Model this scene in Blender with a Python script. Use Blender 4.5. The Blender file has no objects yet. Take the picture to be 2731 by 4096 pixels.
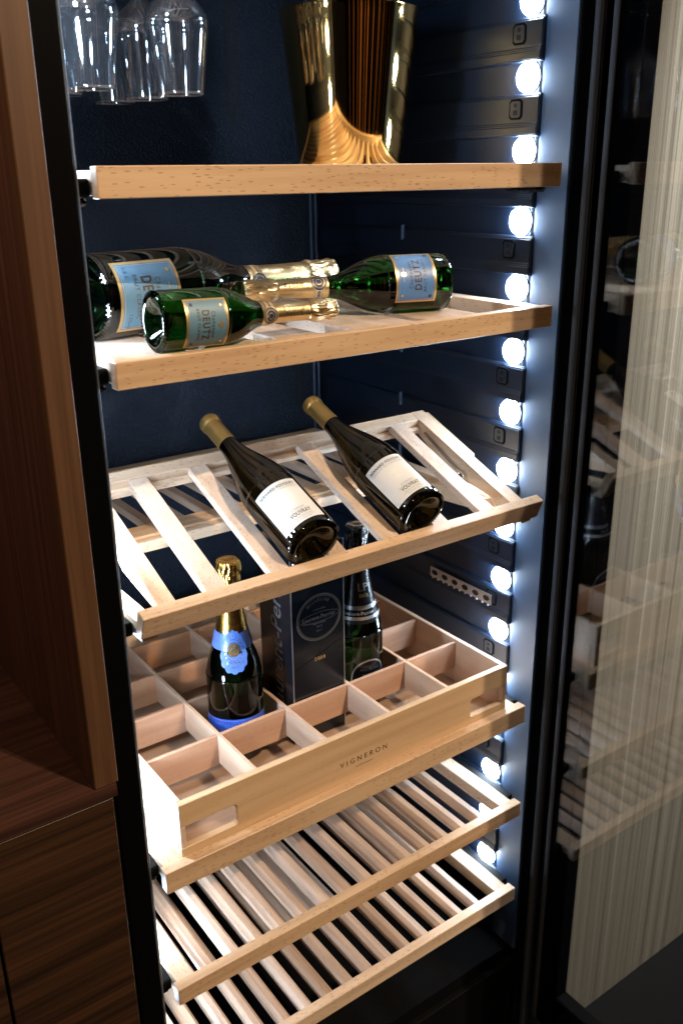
import bpy, bmesh, math, random
from mathutils import Vector, Matrix, noise
random.seed(7)
sc = bpy.context.scene
COL = sc.collection
R = math.radians
# ------------------------------------------------------------------ camera
cd = bpy.data.cameras.new("camera"); cam = bpy.data.objects.new("camera", cd); COL.objects.link(cam)
CAM = Vector((-0.37018622, -0.92444025, 1.75))
yaw, pit, rol = 0.6225224643, 0.3566705578, -0.0125047157
fw = Vector((math.sin(yaw)*math.cos(pit), math.cos(yaw)*math.cos(pit), -math.sin(pit)))
rt = fw.cross(Vector((0, 0, 1))).normalized(); up = rt.cross(fw)
r2 = rt*math.cos(rol)+up*math.sin(rol); u2 = -rt*math.sin(rol)+up*math.cos(rol)
cam.matrix_world = Matrix(((r2.x, u2.x, -fw.x, CAM.x), (r2.y, u2.y, -fw.y, CAM.y), (r2.z, u2.z, -fw.z, CAM.z), (0, 0, 0, 1)))
cd.sensor_fit = 'VERTICAL'; cd.sensor_height = 36.0; cd.sensor_width = 24.0
cd.lens = 36.0*3654.8/4096; cd.clip_start = 0.02; cd.clip_end = 60
cd.dof.use_dof = True; cd.dof.focus_distance = 1.22; cd.dof.aperture_fstop = 8
sc.camera = cam
# ------------------------------------------------------------------ world and light
w = bpy.data.worlds.new("World"); sc.world = w; w.use_nodes = True
w.node_tree.nodes["Background"].inputs[0].default_value = (0.30, 0.28, 0.30, 1)
w.node_tree.nodes["Background"].inputs[1].default_value = 0.012
LED_STRENGTH = 158.0
LED_COLOR = (0.68, 0.84, 1.0, 1)
def lamp(name, loc, target, power, size, color, spread=180):
    l = bpy.data.lights.new(name, 'AREA'); l.shape = 'DISK'; l.size = size; l.energy = power; l.color = color; l.spread = R(spread)
    o = bpy.data.objects.new(name, l); COL.objects.link(o); o.location = loc
    o.rotation_euler = (Vector(target)-Vector(loc)).to_track_quat('-Z', 'Y').to_euler()
    return o
lamp("reflection_light", (1.268, -3.0, 4.20), (0.2, 0, 1.2), 134, 0.030, (1.0, 0.76, 0.50))
lamp("reflection_light", (1.141, -3.0, 4.20), (0.2, 0, 1.2), 68, 0.030, (1.0, 0.81, 0.60))
lamp("reflection_light", (-0.75, -0.45, 2.90), (-0.20, 0.0, 2.05), 2.2, 0.06, (1.0, 0.70, 0.42), 70)
lamp("reflection_light", (1.15, -0.30, 2.90), (1.20, 0, 1.60), 27, 0.08, (1.0, 0.93, 0.83), 40)
lamp("reflection_light", (0.1, -3.3, 3.2), (0.1, -3.8, 1.6), 24, 0.08, (1.0, 0.62, 0.30))  # added unseen light, gives the bucket a warm wall to reflect
# ------------------------------------------------------------------ render settings
sc.view_settings.view_transform = 'Standard'; sc.view_settings.look = 'None'
sc.view_settings.exposure = 0; sc.view_settings.gamma = 1
sc.render.engine = 'CYCLES'
cy = sc.cycles
cy.use_denoising = True
try: cy.denoiser = 'OPENIMAGEDENOISE'
except Exception: pass
cy.max_bounces = 14; cy.transmission_bounces = 12; cy.transparent_max_bounces = 16
cy.glossy_bounces = 6; cy.diffuse_bounces = 4
cy.sample_clamp_indirect = 6.0; cy.sample_clamp_direct = 0
cy.caustics_reflective = False; cy.caustics_refractive = True; cy.blur_glossy = 0.4
cy.use_light_tree = True

# ================================================================== materials
def newmat(name):
    m = bpy.data.materials.new(name); m.use_nodes = True
    return m, m.node_tree, m.node_tree.nodes["Principled BSDF"]
def N(nt, t, **k):
    n = nt.nodes.new(t)
    for a, v in k.items(): setattr(n, a, v)
    return n
def simple(name, col, rough=.5, metal=0, spec=None, bump=None, coat=0):
    m, nt, p = newmat(name)
    p.inputs["Base Color"].default_value = (*col, 1); p.inputs["Roughness"].default_value = rough
    p.inputs["Metallic"].default_value = metal
    if spec is not None: p.inputs["Specular IOR Level"].default_value = spec
    if coat: p.inputs["Coat Weight"].default_value = coat; p.inputs["Coat Roughness"].default_value = .08
    if bump:
        tc = N(nt, "ShaderNodeTexCoord"); n = N(nt, "ShaderNodeTexNoise"); b = N(nt, "ShaderNodeBump")
        n.inputs["Scale"].default_value = bump[0]; n.inputs["Detail"].default_value = bump[3] if len(bump) > 3 else 3
        b.inputs["Strength"].default_value = bump[1]; b.inputs["Distance"].default_value = bump[2]
        nt.links.new(tc.outputs["Object"], n.inputs["Vector"]); nt.links.new(n.outputs["Fac"], b.inputs["Height"])
        nt.links.new(b.outputs["Normal"], p.inputs["Normal"])
    return m
def math_node(nt, op, a, b=None):
    n = N(nt, "ShaderNodeMath", operation=op)
    for i, v in enumerate((a, b)):
        if v is None: continue
        if isinstance(v, (int, float)): n.inputs[i].default_value = v
        else: nt.links.new(v, n.inputs[i])
    return n.outputs[0]
def ramp(nt, fac, stops):
    r = N(nt, "ShaderNodeValToRGB"); nt.links.new(fac, r.inputs[0])
    e = r.color_ramp.elements
    while len(e) < len(stops): e.new(0.5)
    for i, (p, c) in enumerate(stops):
        e[i].position = p; e[i].color = (*c, 1) if len(c) == 3 else c
    return r.outputs[0]
def mix(nt, fac, a, b, mode='MIX'):
    n = N(nt, "ShaderNodeMix", data_type='RGBA', blend_type=mode)
    for i, v in ((0, fac), (6, a), (7, b)):
        if isinstance(v, (int, float)): n.inputs[i].default_value = v
        elif isinstance(v, tuple): n.inputs[i].default_value = (*v, 1) if len(v) == 3 else v
        else: nt.links.new(v, n.inputs[i])
    return n.outputs[2]
def beech(name, axis='x', light=(.66, .47, .31), dark=(.50, .325, .20), flecks=1.0, rough=.42, vary=.12):
    m, nt, p = newmat(name)
    tc = N(nt, "ShaderNodeTexCoord"); oi = N(nt, "ShaderNodeObjectInfo")
    off = N(nt, "ShaderNodeVectorMath", operation='ADD'); sc3 = N(nt, "ShaderNodeVectorMath", operation='SCALE')
    cmb = N(nt, "ShaderNodeCombineXYZ")
    for i, k in enumerate((3.1, 7.7, 5.3)):
        nt.links.new(math_node(nt, 'MULTIPLY', oi.outputs["Random"], k), cmb.inputs[i])
    nt.links.new(tc.outputs["Object"], off.inputs[0]); nt.links.new(cmb.outputs[0], off.inputs[1])
    def mapped(along, across):
        mp = N(nt, "ShaderNodeMapping"); s = [across]*3; s['xyz'.index(axis)] = along
        mp.inputs["Scale"].default_value = s; nt.links.new(off.outputs[0], mp.inputs[0]); return mp.outputs[0]
    g = N(nt, "ShaderNodeTexNoise"); g.inputs["Scale"].default_value = 1; g.inputs["Detail"].default_value = 4
    nt.links.new(mapped(4, 70), g.inputs["Vector"])
    g2 = N(nt, "ShaderNodeTexNoise"); g2.inputs["Scale"].default_value = 1; g2.inputs["Detail"].default_value = 3
    nt.links.new(mapped(20, 700), g2.inputs["Vector"])
    c = ramp(nt, g.outputs["Fac"], [(.30, dark), (.62, light)])
    c = mix(nt, math_node(nt, 'MULTIPLY', g2.outputs["Fac"], .30), c, tuple(d*.82 for d in dark))
    # medullary ray flecks
    v = N(nt, "ShaderNodeTexVoronoi"); v.inputs["Scale"].default_value = 1; v.inputs["Randomness"].default_value = 1
    nt.links.new(mapped(75, 420), v.inputs["Vector"])
    mk = N(nt, "ShaderNodeTexNoise"); mk.inputs["Scale"].default_value = 1; nt.links.new(mapped(9, 30), mk.inputs["Vector"])
    f = math_node(nt, 'LESS_THAN', v.outputs["Distance"], .26)
    sep = N(nt, "ShaderNodeSeparateColor"); nt.links.new(v.outputs["Color"], sep.inputs[0])
    f = math_node(nt, 'MULTIPLY', f, math_node(nt, 'GREATER_THAN', sep.outputs[0], .45))
    f = math_node(nt, 'MULTIPLY', f, math_node(nt, 'MULTIPLY', math_node(nt, 'GREATER_THAN', mk.outputs["Fac"], .40), .60*flecks))
    c = mix(nt, f, c, (.25, .12, .06))
    # each piece has its own tone
    hv = N(nt, "ShaderNodeHueSaturation"); nt.links.new(c, hv.inputs["Color"])
    nt.links.new(math_node(nt, 'ADD', math_node(nt, 'MULTIPLY', oi.outputs["Random"], vary*2), 1-vary), hv.inputs["Value"])
    nt.links.new(math_node(nt, 'ADD', math_node(nt, 'MULTIPLY', oi.outputs["Random"], -.3), 1.08), hv.inputs["Saturation"])
    nt.links.new(hv.outputs[0], p.inputs["Base Color"])
    p.inputs["Roughness"].default_value = rough; p.inputs["Specular IOR Level"].default_value = .4
    b = N(nt, "ShaderNodeBump"); b.inputs["Strength"].default_value = .12; b.inputs["Distance"].default_value = .0006
    nt.links.new(g2.outputs["Fac"], b.inputs["Height"]); nt.links.new(b.outputs[0], p.inputs["Normal"])
    return m
def walnut(name, axis, c0=(.030, .013, .008), c1=(.125, .058, .032), rough=.42):
    m, nt, p = newmat(name)
    tc = N(nt, "ShaderNodeTexCoord")
    def mapped(along, across):
        mp = N(nt, "ShaderNodeMapping"); s = [across]*3; s['xyz'.index(axis)] = along
        mp.inputs["Scale"].default_value = s; nt.links.new(tc.outputs["Object"], mp.inputs[0]); return mp.outputs[0]
    g = N(nt, "ShaderNodeTexNoise"); g.inputs["Scale"].default_value = 1; g.inputs["Detail"].default_value = 5; g.inputs["Distortion"].default_value = .4
    nt.links.new(mapped(2.2, 85), g.inputs["Vector"])
    g2 = N(nt, "ShaderNodeTexNoise"); g2.inputs["Scale"].default_value = 1; g2.inputs["Detail"].default_value = 4
    nt.links.new(mapped(9, 420), g2.inputs["Vector"])
    c = ramp(nt, g.outputs["Fac"], [(.33, c0), (.5, tuple((a+b)/2 for a, b in zip(c0, c1))), (.66, c1)])
    c = mix(nt, math_node(nt, 'MULTIPLY', g2.outputs["Fac"], .72), c, c0)
    nt.links.new(c, p.inputs["Base Color"]); p.inputs["Roughness"].default_value = rough
    b = N(nt, "ShaderNodeBump"); b.inputs["Strength"].default_value = .15; b.inputs["Distance"].default_value = .0006
    nt.links.new(g2.outputs["Fac"], b.inputs["Height"]); nt.links.new(b.outputs[0], p.inputs["Normal"])
    return m
def glassmat(name, col, rough=0.0, ior=1.5):
    m, nt, p = newmat(name)
    p.inputs["Base Color"].default_value = (*col, 1); p.inputs["Roughness"].default_value = rough
    p.inputs["IOR"].default_value = ior; p.inputs["Transmission Weight"].default_value = 1
    return m
def thin_glass(name, tint, ior=1.5, rough=0.0, extra=0.0, haze=0.0):
    m, nt, p = newmat(name); nt.nodes.remove(p); out = nt.nodes["Material Output"]
    t = N(nt, "ShaderNodeBsdfTransparent"); t.inputs[0].default_value = (*tint, 1)
    g = N(nt, "ShaderNodeBsdfGlossy"); g.inputs["Roughness"].default_value = rough
    f = N(nt, "ShaderNodeFresnel"); ge = N(nt, "ShaderNodeNewGeometry")
    io = math_node(nt, 'ADD', math_node(nt, 'MULTIPLY', ge.outputs["Backfacing"], 1/ior-ior), ior)
    nt.links.new(io, f.inputs[0])
    fac = math_node(nt, 'ADD', f.outputs[0], extra)
    mx = N(nt, "ShaderNodeMixShader"); nt.links.new(fac, mx.inputs[0]); nt.links.new(t.outputs[0], mx.inputs[1]); nt.links.new(g.outputs[0], mx.inputs[2])
    last = mx.outputs[0]
    if haze:
        d = N(nt, "ShaderNodeBsdfDiffuse"); d.inputs[0].default_value = (.8, .86, .95, 1); m2 = N(nt, "ShaderNodeMixShader"); m2.inputs[0].default_value = haze
        nt.links.new(last, m2.inputs[1]); nt.links.new(d.outputs[0], m2.inputs[2]); last = m2.outputs[0]
    nt.links.new(last, out.inputs[0]); return m
def emis(name, col, s):
    m, nt, p = newmat(name); p.inputs["Base Color"].default_value = (.8, .8, .8, 1)
    p.inputs["Emission Color"].default_value = col; p.inputs["Emission Strength"].default_value = s
    return m
M = {}
M['beech_x'] = beech('beech_along_x', 'x'); M['beech_y'] = beech('beech_along_y', 'y', vary=.10)
M['beech_box'] = beech('smooth_beech_x', 'x', (.62, .44, .28), (.52, .35, .21), flecks=.25, vary=.05)
M['beech_boxy'] = beech('smooth_beech_y', 'y', (.64, .45, .33), (.54, .36, .25), flecks=.2, vary=.06)
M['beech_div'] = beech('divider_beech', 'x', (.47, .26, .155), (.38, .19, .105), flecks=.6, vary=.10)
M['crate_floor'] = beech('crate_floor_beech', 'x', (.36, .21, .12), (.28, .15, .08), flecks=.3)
M['slat'] = beech('slat_beech_y', 'y', (.60, .43, .32), (.40, .265, .185), flecks=.45, vary=.16)
M['plank'] = beech('plank_beech_y', 'y', (.62, .46, .35), (.48, .34, .25), flecks=1.1, vary=.08)
M['walnut_z'] = walnut('walnut_upright', 'z', (.055, .023, .018), (.150, .064, .048))
M['walnut_edge'] = walnut('walnut_front_edge', 'z', (.060, .028, .014), (.120, .060, .030))
M['walnut_x'] = walnut('walnut_lengthwise', 'x', (.015, .007, .004), (.070, .031, .014))
M['walnut_top'] = walnut('walnut_worktop', 'x', (.028, .011, .008), (.10, .043, .028))
M['liner'] = simple('black_liner_plastic', (.006, .013, .030), .38, bump=(900, .12, .0006))
M['liner_grey'] = simple('grey_liner_plastic', (.046, .082, .155), .42, bump=(600, .10, .0006))
M['black'] = simple('satin_black_metal', (.002, .002, .0025), .30, spec=.10)
M['black_matte'] = simple('matte_black_plastic', (.003, .003, .0035), .75, spec=.08)
M['rubber'] = simple('grey_gasket_rubber', (.055, .065, .085), .38)
M['gloss_black'] = simple('gloss_black_print', (.004, .004, .005), .08)
M['edge_highlight'] = simple('edge_highlight_steel', (.22, .27, .36), .30, metal=.8)  # bright bluish tone stands in for the LED highlight on the frame edge
M['crest'] = simple('pewter_embossing', (.16, .16, .17), .35, metal=.6)
M['led'] = emis('lit_lens', LED_COLOR, LED_STRENGTH)
M['bezel'] = simple('clear_white_bezel', (.55, .60, .66), .3)
M['steel'] = simple('galvanised_steel', (.62, .62, .64), .33, metal=1, bump=(300, .2, .0005))
M['chrome'] = simple('chrome_wire', (.75, .75, .76), .12, metal=1)
M['carpet'] = simple('dark_carpet', (.005, .005, .0055), .95, spec=.08, bump=(700, .9, .004))
# hammered dark blue back panel
m, nt, p = newmat('hammered_back_panel')
p.inputs["Base Color"].default_value = (.0026, .010, .026, 1); p.inputs["Roughness"].default_value = .36; p.inputs["Specular IOR Level"].default_value = .5
p.inputs["Metallic"].default_value = .45
tc = N(nt, "ShaderNodeTexCoord"); v = N(nt, "ShaderNodeTexVoronoi", feature='SMOOTH_F1'); v.inputs["Scale"].default_value = 230
n = N(nt, "ShaderNodeTexNoise"); n.inputs["Scale"].default_value = 620; n.inputs["Detail"].default_value = 3
nt.links.new(tc.outputs["Object"], v.inputs["Vector"]); nt.links.new(tc.outputs["Object"], n.inputs["Vector"])
b = N(nt, "ShaderNodeBump"); b.inputs["Strength"].default_value = .8; b.inputs["Distance"].default_value = .0020
nt.links.new(math_node(nt, 'ADD', v.outputs["Distance"], n.outputs["Fac"]), b.inputs["Height"]); nt.links.new(b.outputs[0], p.inputs["Normal"])
M['back'] = m
# brushed champagne wall
m, nt, p = newmat('brushed_champagne_panel')
tc = N(nt, "ShaderNodeTexCoord"); cols = []
mp = N(nt, "ShaderNodeMapping"); mp.inputs["Scale"].default_value = (420, 1, .35); nt.links.new(tc.outputs["Object"], mp.inputs[0])
n = N(nt, "ShaderNodeTexNoise"); n.inputs["Scale"].default_value = 1; n.inputs["Detail"].default_value = 6; n.inputs["Roughness"].default_value = .7
nt.links.new(mp.outputs[0], n.inputs["Vector"])
mp2 = N(nt, "ShaderNodeMapping"); mp2.inputs["Scale"].default_value = (48, 1, .2); nt.links.new(tc.outputs["Object"], mp2.inputs[0])
n2 = N(nt, "ShaderNodeTexNoise"); n2.inputs["Scale"].default_value = 1; n2.inputs["Detail"].default_value = 3; nt.links.new(mp2.outputs[0], n2.inputs["Vector"])
c = ramp(nt, math_node(nt, 'ADD', math_node(nt, 'MULTIPLY', n.outputs["Fac"], .6), math_node(nt, 'MULTIPLY', n2.outputs["Fac"], .4)),
         [(.36, (.10, .09, .075)), (.50, (.26, .24, .20)), (.64, (.42, .40, .35))])
nt.links.new(c, p.inputs["Base Color"]); p.inputs["Roughness"].default_value = .42; p.inputs["Metallic"].default_value = .25
b = N(nt, "ShaderNodeBump"); b.inputs["Strength"].default_value = .25; b.inputs["Distance"].default_value = .0008
nt.links.new(n.outputs["Fac"], b.inputs["Height"]); nt.links.new(b.outputs[0], p.inputs["Normal"])
M['champagne'] = m
# bottle and glass
M['green'] = glassmat('green_bottle_glass', (.007, .070, .006), .0, 1.48)
M['darkgreen'] = glassmat('dark_green_bottle_glass', (.010, .045, .012), .0, 1.5)
M['magnum'] = glassmat('near_black_green_glass', (.004, .016, .006), .0, 1.5)
M['olive'] = glassmat('olive_bottle_glass', (.020, .015, .004), .0, 1.48)
M['crystal'] = thin_glass('thin_crystal', (.95, .975, 1.0), 1.5, .06, .17, .008)
M['pane'] = thin_glass('door_pane_glass', (.68, .70, .72), 1.62, .03, .02)
M['goldfoil'] = simple('pale_gold_foil', (.82, .65, .37), .33, metal=1, bump=(240, .35, .0012))
M['goldfoil_deep'] = simple('deep_gold_foil', (.88, .50, .12), .24, metal=1, bump=(220, .35, .0012))
M['goldcap'] = simple('matte_gold_capsule', (.56, .36, .12), .30, metal=.85, bump=(900, .12, .0004))
M['blackfoil'] = simple('black_foil', (.010, .011, .014), .22, coat=.5, bump=(240, .3, .0012))
M['bucket'] = simple('polished_gold_bucket', (.95, .57, .19), .05, metal=1, bump=(26, .05, .0008))
M['label_blue'] = simple('steel_blue_label', (.105, .215, .315), .45, bump=(1200, .1, .0003))
M['label_blue2'] = simple('bright_blue_label', (.085, .21, .47), .42, bump=(1200, .1, .0003))
M['goldprint'] = simple('gold_print', (.72, .50, .22), .34, metal=.75)
M['darkgold'] = simple('dark_gold_lettering', (.075, .045, .018), .5, metal=.1)
M['medalgold'] = simple('pale_gold_paper', (.50, .40, .25), .42, metal=.35)
M['white'] = simple('white_paper_label', (.64, .65, .67), .62)
M['ink'] = simple('dark_ink', (.045, .038, .03), .5)
M['greyink'] = simple('grey_ink', (.20, .21, .23), .5)
M['paleink'] = simple('pale_embossing', (.68, .68, .69), .6)
M['royal'] = simple('royal_blue_label', (.035, .12, .66), .38)
M['sky'] = simple('light_blue_collar', (.075, .17, .55), .38)
M['silver'] = simple('silver_print', (.62, .64, .70), .3, metal=.9)
M['copper'] = simple('copper_print', (.30, .11, .05), .4, metal=.4)
M['navyprint'] = simple('navy_print', (.02, .03, .07), .4)
M['carton'] = simple('glossy_charcoal_carton', (.003, .005, .009), .20, bump=(60, .10, .001))
M['carton_side'] = simple('navy_charcoal_carton', (.007, .013, .026), .22)
M['burn'] = simple('burnt_lettering', (.05, .028, .015), .7)
M['hole'] = simple('vent_black', (.0015, .0018, .0022), .8)

# ================================================================== mesh helpers
def link(name, me, mat=None, parent=None, smooth=False):
    o = bpy.data.objects.new(name, me); COL.objects.link(o)
    if mat is not None and not me.materials: me.materials.append(mat)
    if parent is not None: o.parent = parent
    if smooth:
        for p in me.polygons: p.use_smooth = True
    return o
def fin(bm, name, mat, parent=None, smooth=False):
    bmesh.ops.recalc_face_normals(bm, faces=bm.faces)
    me = bpy.data.meshes.new(name); bm.to_mesh(me); bm.free()
    return link(name, me, mat, parent, smooth)
def tag(o, label, cat, group=None):
    o['label'] = label; o['category'] = cat
    if group: o['group'] = group
    return o
def thing(name, label, cat, loc=(0, 0, 0), group=None):
    o = bpy.data.objects.new(name, None); COL.objects.link(o); o.location = loc
    return tag(o, label, cat, group)
def addbox(bm, a, b, bev=0.0, mat4=None, seg=1):
    r = bmesh.ops.create_cube(bm, size=1)
    vs = r['verts']
    c = [(a[i]+b[i])/2 for i in range(3)]; s = [b[i]-a[i] for i in range(3)]
    for v in vs: v.co = Vector((c[0]+v.co.x*s[0], c[1]+v.co.y*s[1], c[2]+v.co.z*s[2]))
    if bev:
        es = list({e for v in vs for e in v.link_edges})
        r = bmesh.ops.bevel(bm, geom=es, offset=bev, segments=seg, affect='EDGES', profile=.7)
        vs = list({v for f in r['faces'] for v in f.verts} | {v for v in vs if v.is_valid})
    if mat4 is not None:
        done = set()
        for v in vs:
            if v.is_valid and v not in done: v.co = mat4 @ v.co; done.add(v)
def boxo(name, a, b, mat, parent=None, bev=0.0012, mat4=None):
    bm = bmesh.new(); addbox(bm, a, b, bev, mat4); return fin(bm, name, mat, parent)
def prism(bm, pts, axis, lo, hi):
    """extrude a 2D outline along an axis; pts are the other two axes in order"""
    def P(p, t):
        if axis == 'x': return (t, p[0], p[1])
        if axis == 'y': return (p[0], t, p[1])
        return (p[0], p[1], t)
    A = [bm.verts.new(P(p, lo)) for p in pts]; B = [bm.verts.new(P(p, hi)) for p in pts]
    bm.faces.new(A); bm.faces.new(list(reversed(B)))
    n = len(pts)
    for i in range(n): bm.faces.new((A[i], B[i], B[(i+1) % n], A[(i+1) % n]))
def prismo(name, pts, axis, lo, hi, mat, parent=None, bev=0.0):
    bm = bmesh.new(); prism(bm, pts, axis, lo, hi)
    bmesh.ops.recalc_face_normals(bm, faces=bm.faces)
    if bev:
        es = [e for e in bm.edges if len(e.link_faces) == 2 and e.calc_face_angle(0) > .5]
        bmesh.ops.bevel(bm, geom=es, offset=bev, segments=1, affect='EDGES')
    return fin(bm, name, mat, parent)
def lathe_bm(prof, n=64, fn=None):
    bm = bmesh.new(); rows = []
    for (r, z) in prof:
        if r < 1e-6: rows.append([bm.verts.new((0, 0, z))])
        else:
            row = []
            for i in range(n):
                a = 2*math.pi*i/n; rr, zz = (r, z) if fn is None else fn(r, z, a)
                row.append(bm.verts.new((rr*math.cos(a), rr*math.sin(a), zz)))
            rows.append(row)
    for A, B in zip(rows, rows[1:]):
        for i in range(n):
            j = (i+1) % n
            if len(A) == 1 and len(B) == 1: continue
            if len(A) == 1: bm.faces.new((A[0], B[j], B[i]))
            elif len(B) == 1: bm.faces.new((A[i], A[j], B[0]))
            else: bm.faces.new((A[i], A[j], B[j], B[i]))
    return bm
def lathe(name, prof, mat, parent=None, n=64, fn=None, smooth=True):
    return fin(lathe_bm(prof, n, fn), name, mat, parent, smooth)
def dense(prof, k=4):
    """catmull-rom resampling of a profile"""
    out = []
    P = [prof[0]]+list(prof)+[prof[-1]]
    for i in range(1, len(P)-2):
        p0, p1, p2, p3 = P[i-1], P[i], P[i+1], P[i+2]
        for s in range(k):
            t = s/k
            out.append(tuple(.5*((2*p1[d])+(-p0[d]+p2[d])*t+(2*p0[d]-5*p1[d]+4*p2[d]-p3[d])*t*t+(-p0[d]+3*p1[d]-3*p2[d]+p3[d])*t**3) for d in (0, 1)))
    out.append(prof[-1]); return [(max(r, 0), z) for r, z in out]
def rad_at(prof, z):
    for (r0, z0), (r1, z1) in zip(prof, prof[1:]):
        if z0 <= z <= z1 and z1 > z0: return r0+(r1-r0)*(z-z0)/(z1-z0)
    return prof[-1][0]
def tubeo(name, pts, r, mat, parent=None, n=8):
    bm = bmesh.new(); rings = []
    for i, p in enumerate(pts):
        p = Vector(p); a = Vector(pts[max(i-1, 0)]); b = Vector(pts[min(i+1, len(pts)-1)])
        d = (b-a).normalized(); u = d.orthogonal().normalized() if i == 0 else (u-d*u.dot(d)).normalized(); v = d.cross(u)
        rings.append([bm.verts.new(p+(u*math.cos(t)+v*math.sin(t))*r) for t in [2*math.pi*k/n for k in range(n)]])
    for A, B in zip(rings, rings[1:]):
        for i in range(n): bm.faces.new((A[i], A[(i+1) % n], B[(i+1) % n], B[i]))
    bm.faces.new(rings[0]); bm.faces.new(rings[-1])
    return fin(bm, name, mat, parent, True)
# ---- lettering: text turned to mesh, then laid onto a plane or a bottle
def text_bm(s, size, spacing=1.0, stretch=1.0, shear=0.0, bold=0.0):
    cu = bpy.data.curves.new("lettering", 'FONT'); cu.body = s; cu.size = size; cu.align_x = 'CENTER'; cu.align_y = 'CENTER'
    cu.space_character = spacing; cu.shear = shear; cu.resolution_u = 3; cu.offset = bold
    o = bpy.data.objects.new("lettering", cu); COL.objects.link(o)
    dg = bpy.context.evaluated_depsgraph_get(); dg.update()
    me = bpy.data.meshes.new_from_object(o.evaluated_get(dg))
    bpy.data.objects.remove(o); bpy.data.curves.remove(cu)
    bm = bmesh.new(); bm.from_mesh(me); bpy.data.meshes.remove(me)
    for v in bm.verts: v.co.x *= stretch
    return bm
def merge(bms):
    out = bmesh.new()
    for b in bms:
        me = bpy.data.meshes.new("t"); b.to_mesh(me); b.free(); out.from_mesh(me); bpy.data.meshes.remove(me)
    return out
def move(bm, dx=0, dy=0, rot=0):
    m4 = Matrix.Translation((dx, dy, 0)) @ Matrix.Rotation(rot, 4, 'Z')
    for v in bm.verts: v.co = m4 @ v.co
    return bm
def arc_text(s, size, rr, a0, step):
    """letters on an arc, centred on angle a0 (radians, counterclockwise from +x), reading clockwise"""
    bs = []
    for i, ch in enumerate(s):
        if ch == ' ': continue
        a = a0-(i-(len(s)-1)/2)*step
        bs.append(move(text_bm(ch, size), rr*math.cos(a), rr*math.sin(a), a-math.pi/2))
    return merge(bs)
def ring2d(rx, ry, wd, n=40, cx=0, cy=0):
    bm = bmesh.new(); A = []; B = []
    for i in range(n):
        t = 2*math.pi*i/n
        A.append(bm.verts.new((cx+rx*math.cos(t), cy+ry*math.sin(t), 0))); B.append(bm.verts.new((cx+(rx-wd)*math.cos(t), cy+(ry-wd)*math.sin(t), 0)))
    for i in range(n):
        j = (i+1) % n; bm.faces.new((A[i], A[j], B[j], B[i]))
    return bm
def disc2d(rx, ry, n=32, cx=0, cy=0, scallop=0, k=0):
    bm = bmesh.new(); c = bm.verts.new((cx, cy, 0)); A = []
    for i in range(n):
        t = 2*math.pi*i/n; f = 1+scallop*abs(math.sin(k*t/2))
        A.append(bm.verts.new((cx+rx*f*math.cos(t), cy+ry*f*math.sin(t), 0)))
    for i in range(n): bm.faces.new((c, A[i], A[(i+1) % n]))
    return bm
def rect2d(x0, y0, x1, y1, nx=14, ny=8, topfn=None):
    bm = bmesh.new(); G = []
    for i in range(nx+1):
        x = x0+(x1-x0)*i/nx; yt = y1 if topfn is None else topfn(x)
        G.append([bm.verts.new((x, y0+(yt-y0)*j/ny, 0)) for j in range(ny+1)])
    for i in range(nx):
        for j in range(ny): bm.faces.new((G[i][j], G[i+1][j], G[i+1][j+1], G[i][j+1]))
    return bm
def frame2d(x0, y0, x1, y1, w_):
    return merge([rect2d(x0, y0, x1, y0+w_, 14, 1), rect2d(x0, y1-w_, x1, y1, 14, 1),
                  rect2d(x0, y0+w_, x0+w_, y1-w_, 1, 8), rect2d(x1-w_, y0+w_, x1, y1-w_, 1, 8)])
def wrap(bm, name, mat, parent, prof, th0, z0, eps):
    """lay a flat drawing on a lathed surface, its origin at angle th0 and height z0"""
    Rm = rad_at(prof, z0)
    for v in bm.verts:
        z = z0+v.co.y; rr = rad_at(prof, z)+eps; a = th0+v.co.x/Rm
        v.co = Vector((rr*math.cos(a), rr*math.sin(a), z))
    for f in bm.faces:
        f.normal_update(); c = f.calc_center_median()
        if f.normal.dot(Vector((c.x, c.y, 0))) < 0: f.normal_flip()
    me = bpy.data.meshes.new(name); bm.to_mesh(me); bm.free()
    return link(name, me, mat, parent, True)
def flat(bm, name, mat, parent, origin, ux, uy, eps_dir, eps):
    ux, uy, e = Vector(ux), Vector(uy), Vector(eps_dir)
    for v in bm.verts: v.co = Vector(origin)+ux*v.co.x+uy*v.co.y+e*eps
    me = bpy.data.meshes.new(name); bm.to_mesh(me); bm.free()
    return link(name, me, mat, parent)
def copy_tree(o, parent=None):
    c = o.copy(); COL.objects.link(c)
    if parent is not None: c.parent = parent
    for ch in [x for x in bpy.data.objects if x.parent == o]: copy_tree(ch, c)
    return c

# ================================================================== setting: floor, walls
def plane(name, pts, mat, parent=None):
    me = bpy.data.meshes.new(name); me.from_pydata(pts, [], [tuple(range(len(pts)))]); return link(name, me, mat, parent)
f = plane('floor', [(-6, -7, 0), (6, -7, 0), (6, 3, 0), (-6, 3, 0)], M['carpet']); f['kind'] = 'structure'
bm = bmesh.new(); addbox(bm, (.862, .0, .0), (2.9, .03, 2.7), .002)
f = fin(bm, 'wall', M['champagne']); f['kind'] = 'structure'
bm = bmesh.new(); addbox(bm, (-3.2, -3.9, 0), (3.4, -3.8, 4.4))
f = fin(bm, 'wall', M['black_matte']); f['kind'] = 'structure'
for i, bx_ in enumerate((-2.4, -1.75, -1.1, -.75, -.2, .12, .8, 1.5, 2.2)):  # unseen battens added to streak the reflection in the bucket
    boxo('reflection_batten', (bx_, -3.799, .1), (bx_+(.05, .12, .07, .2)[i % 4], -3.76, 3.9), M['beech_div'], f, .002)

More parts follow.
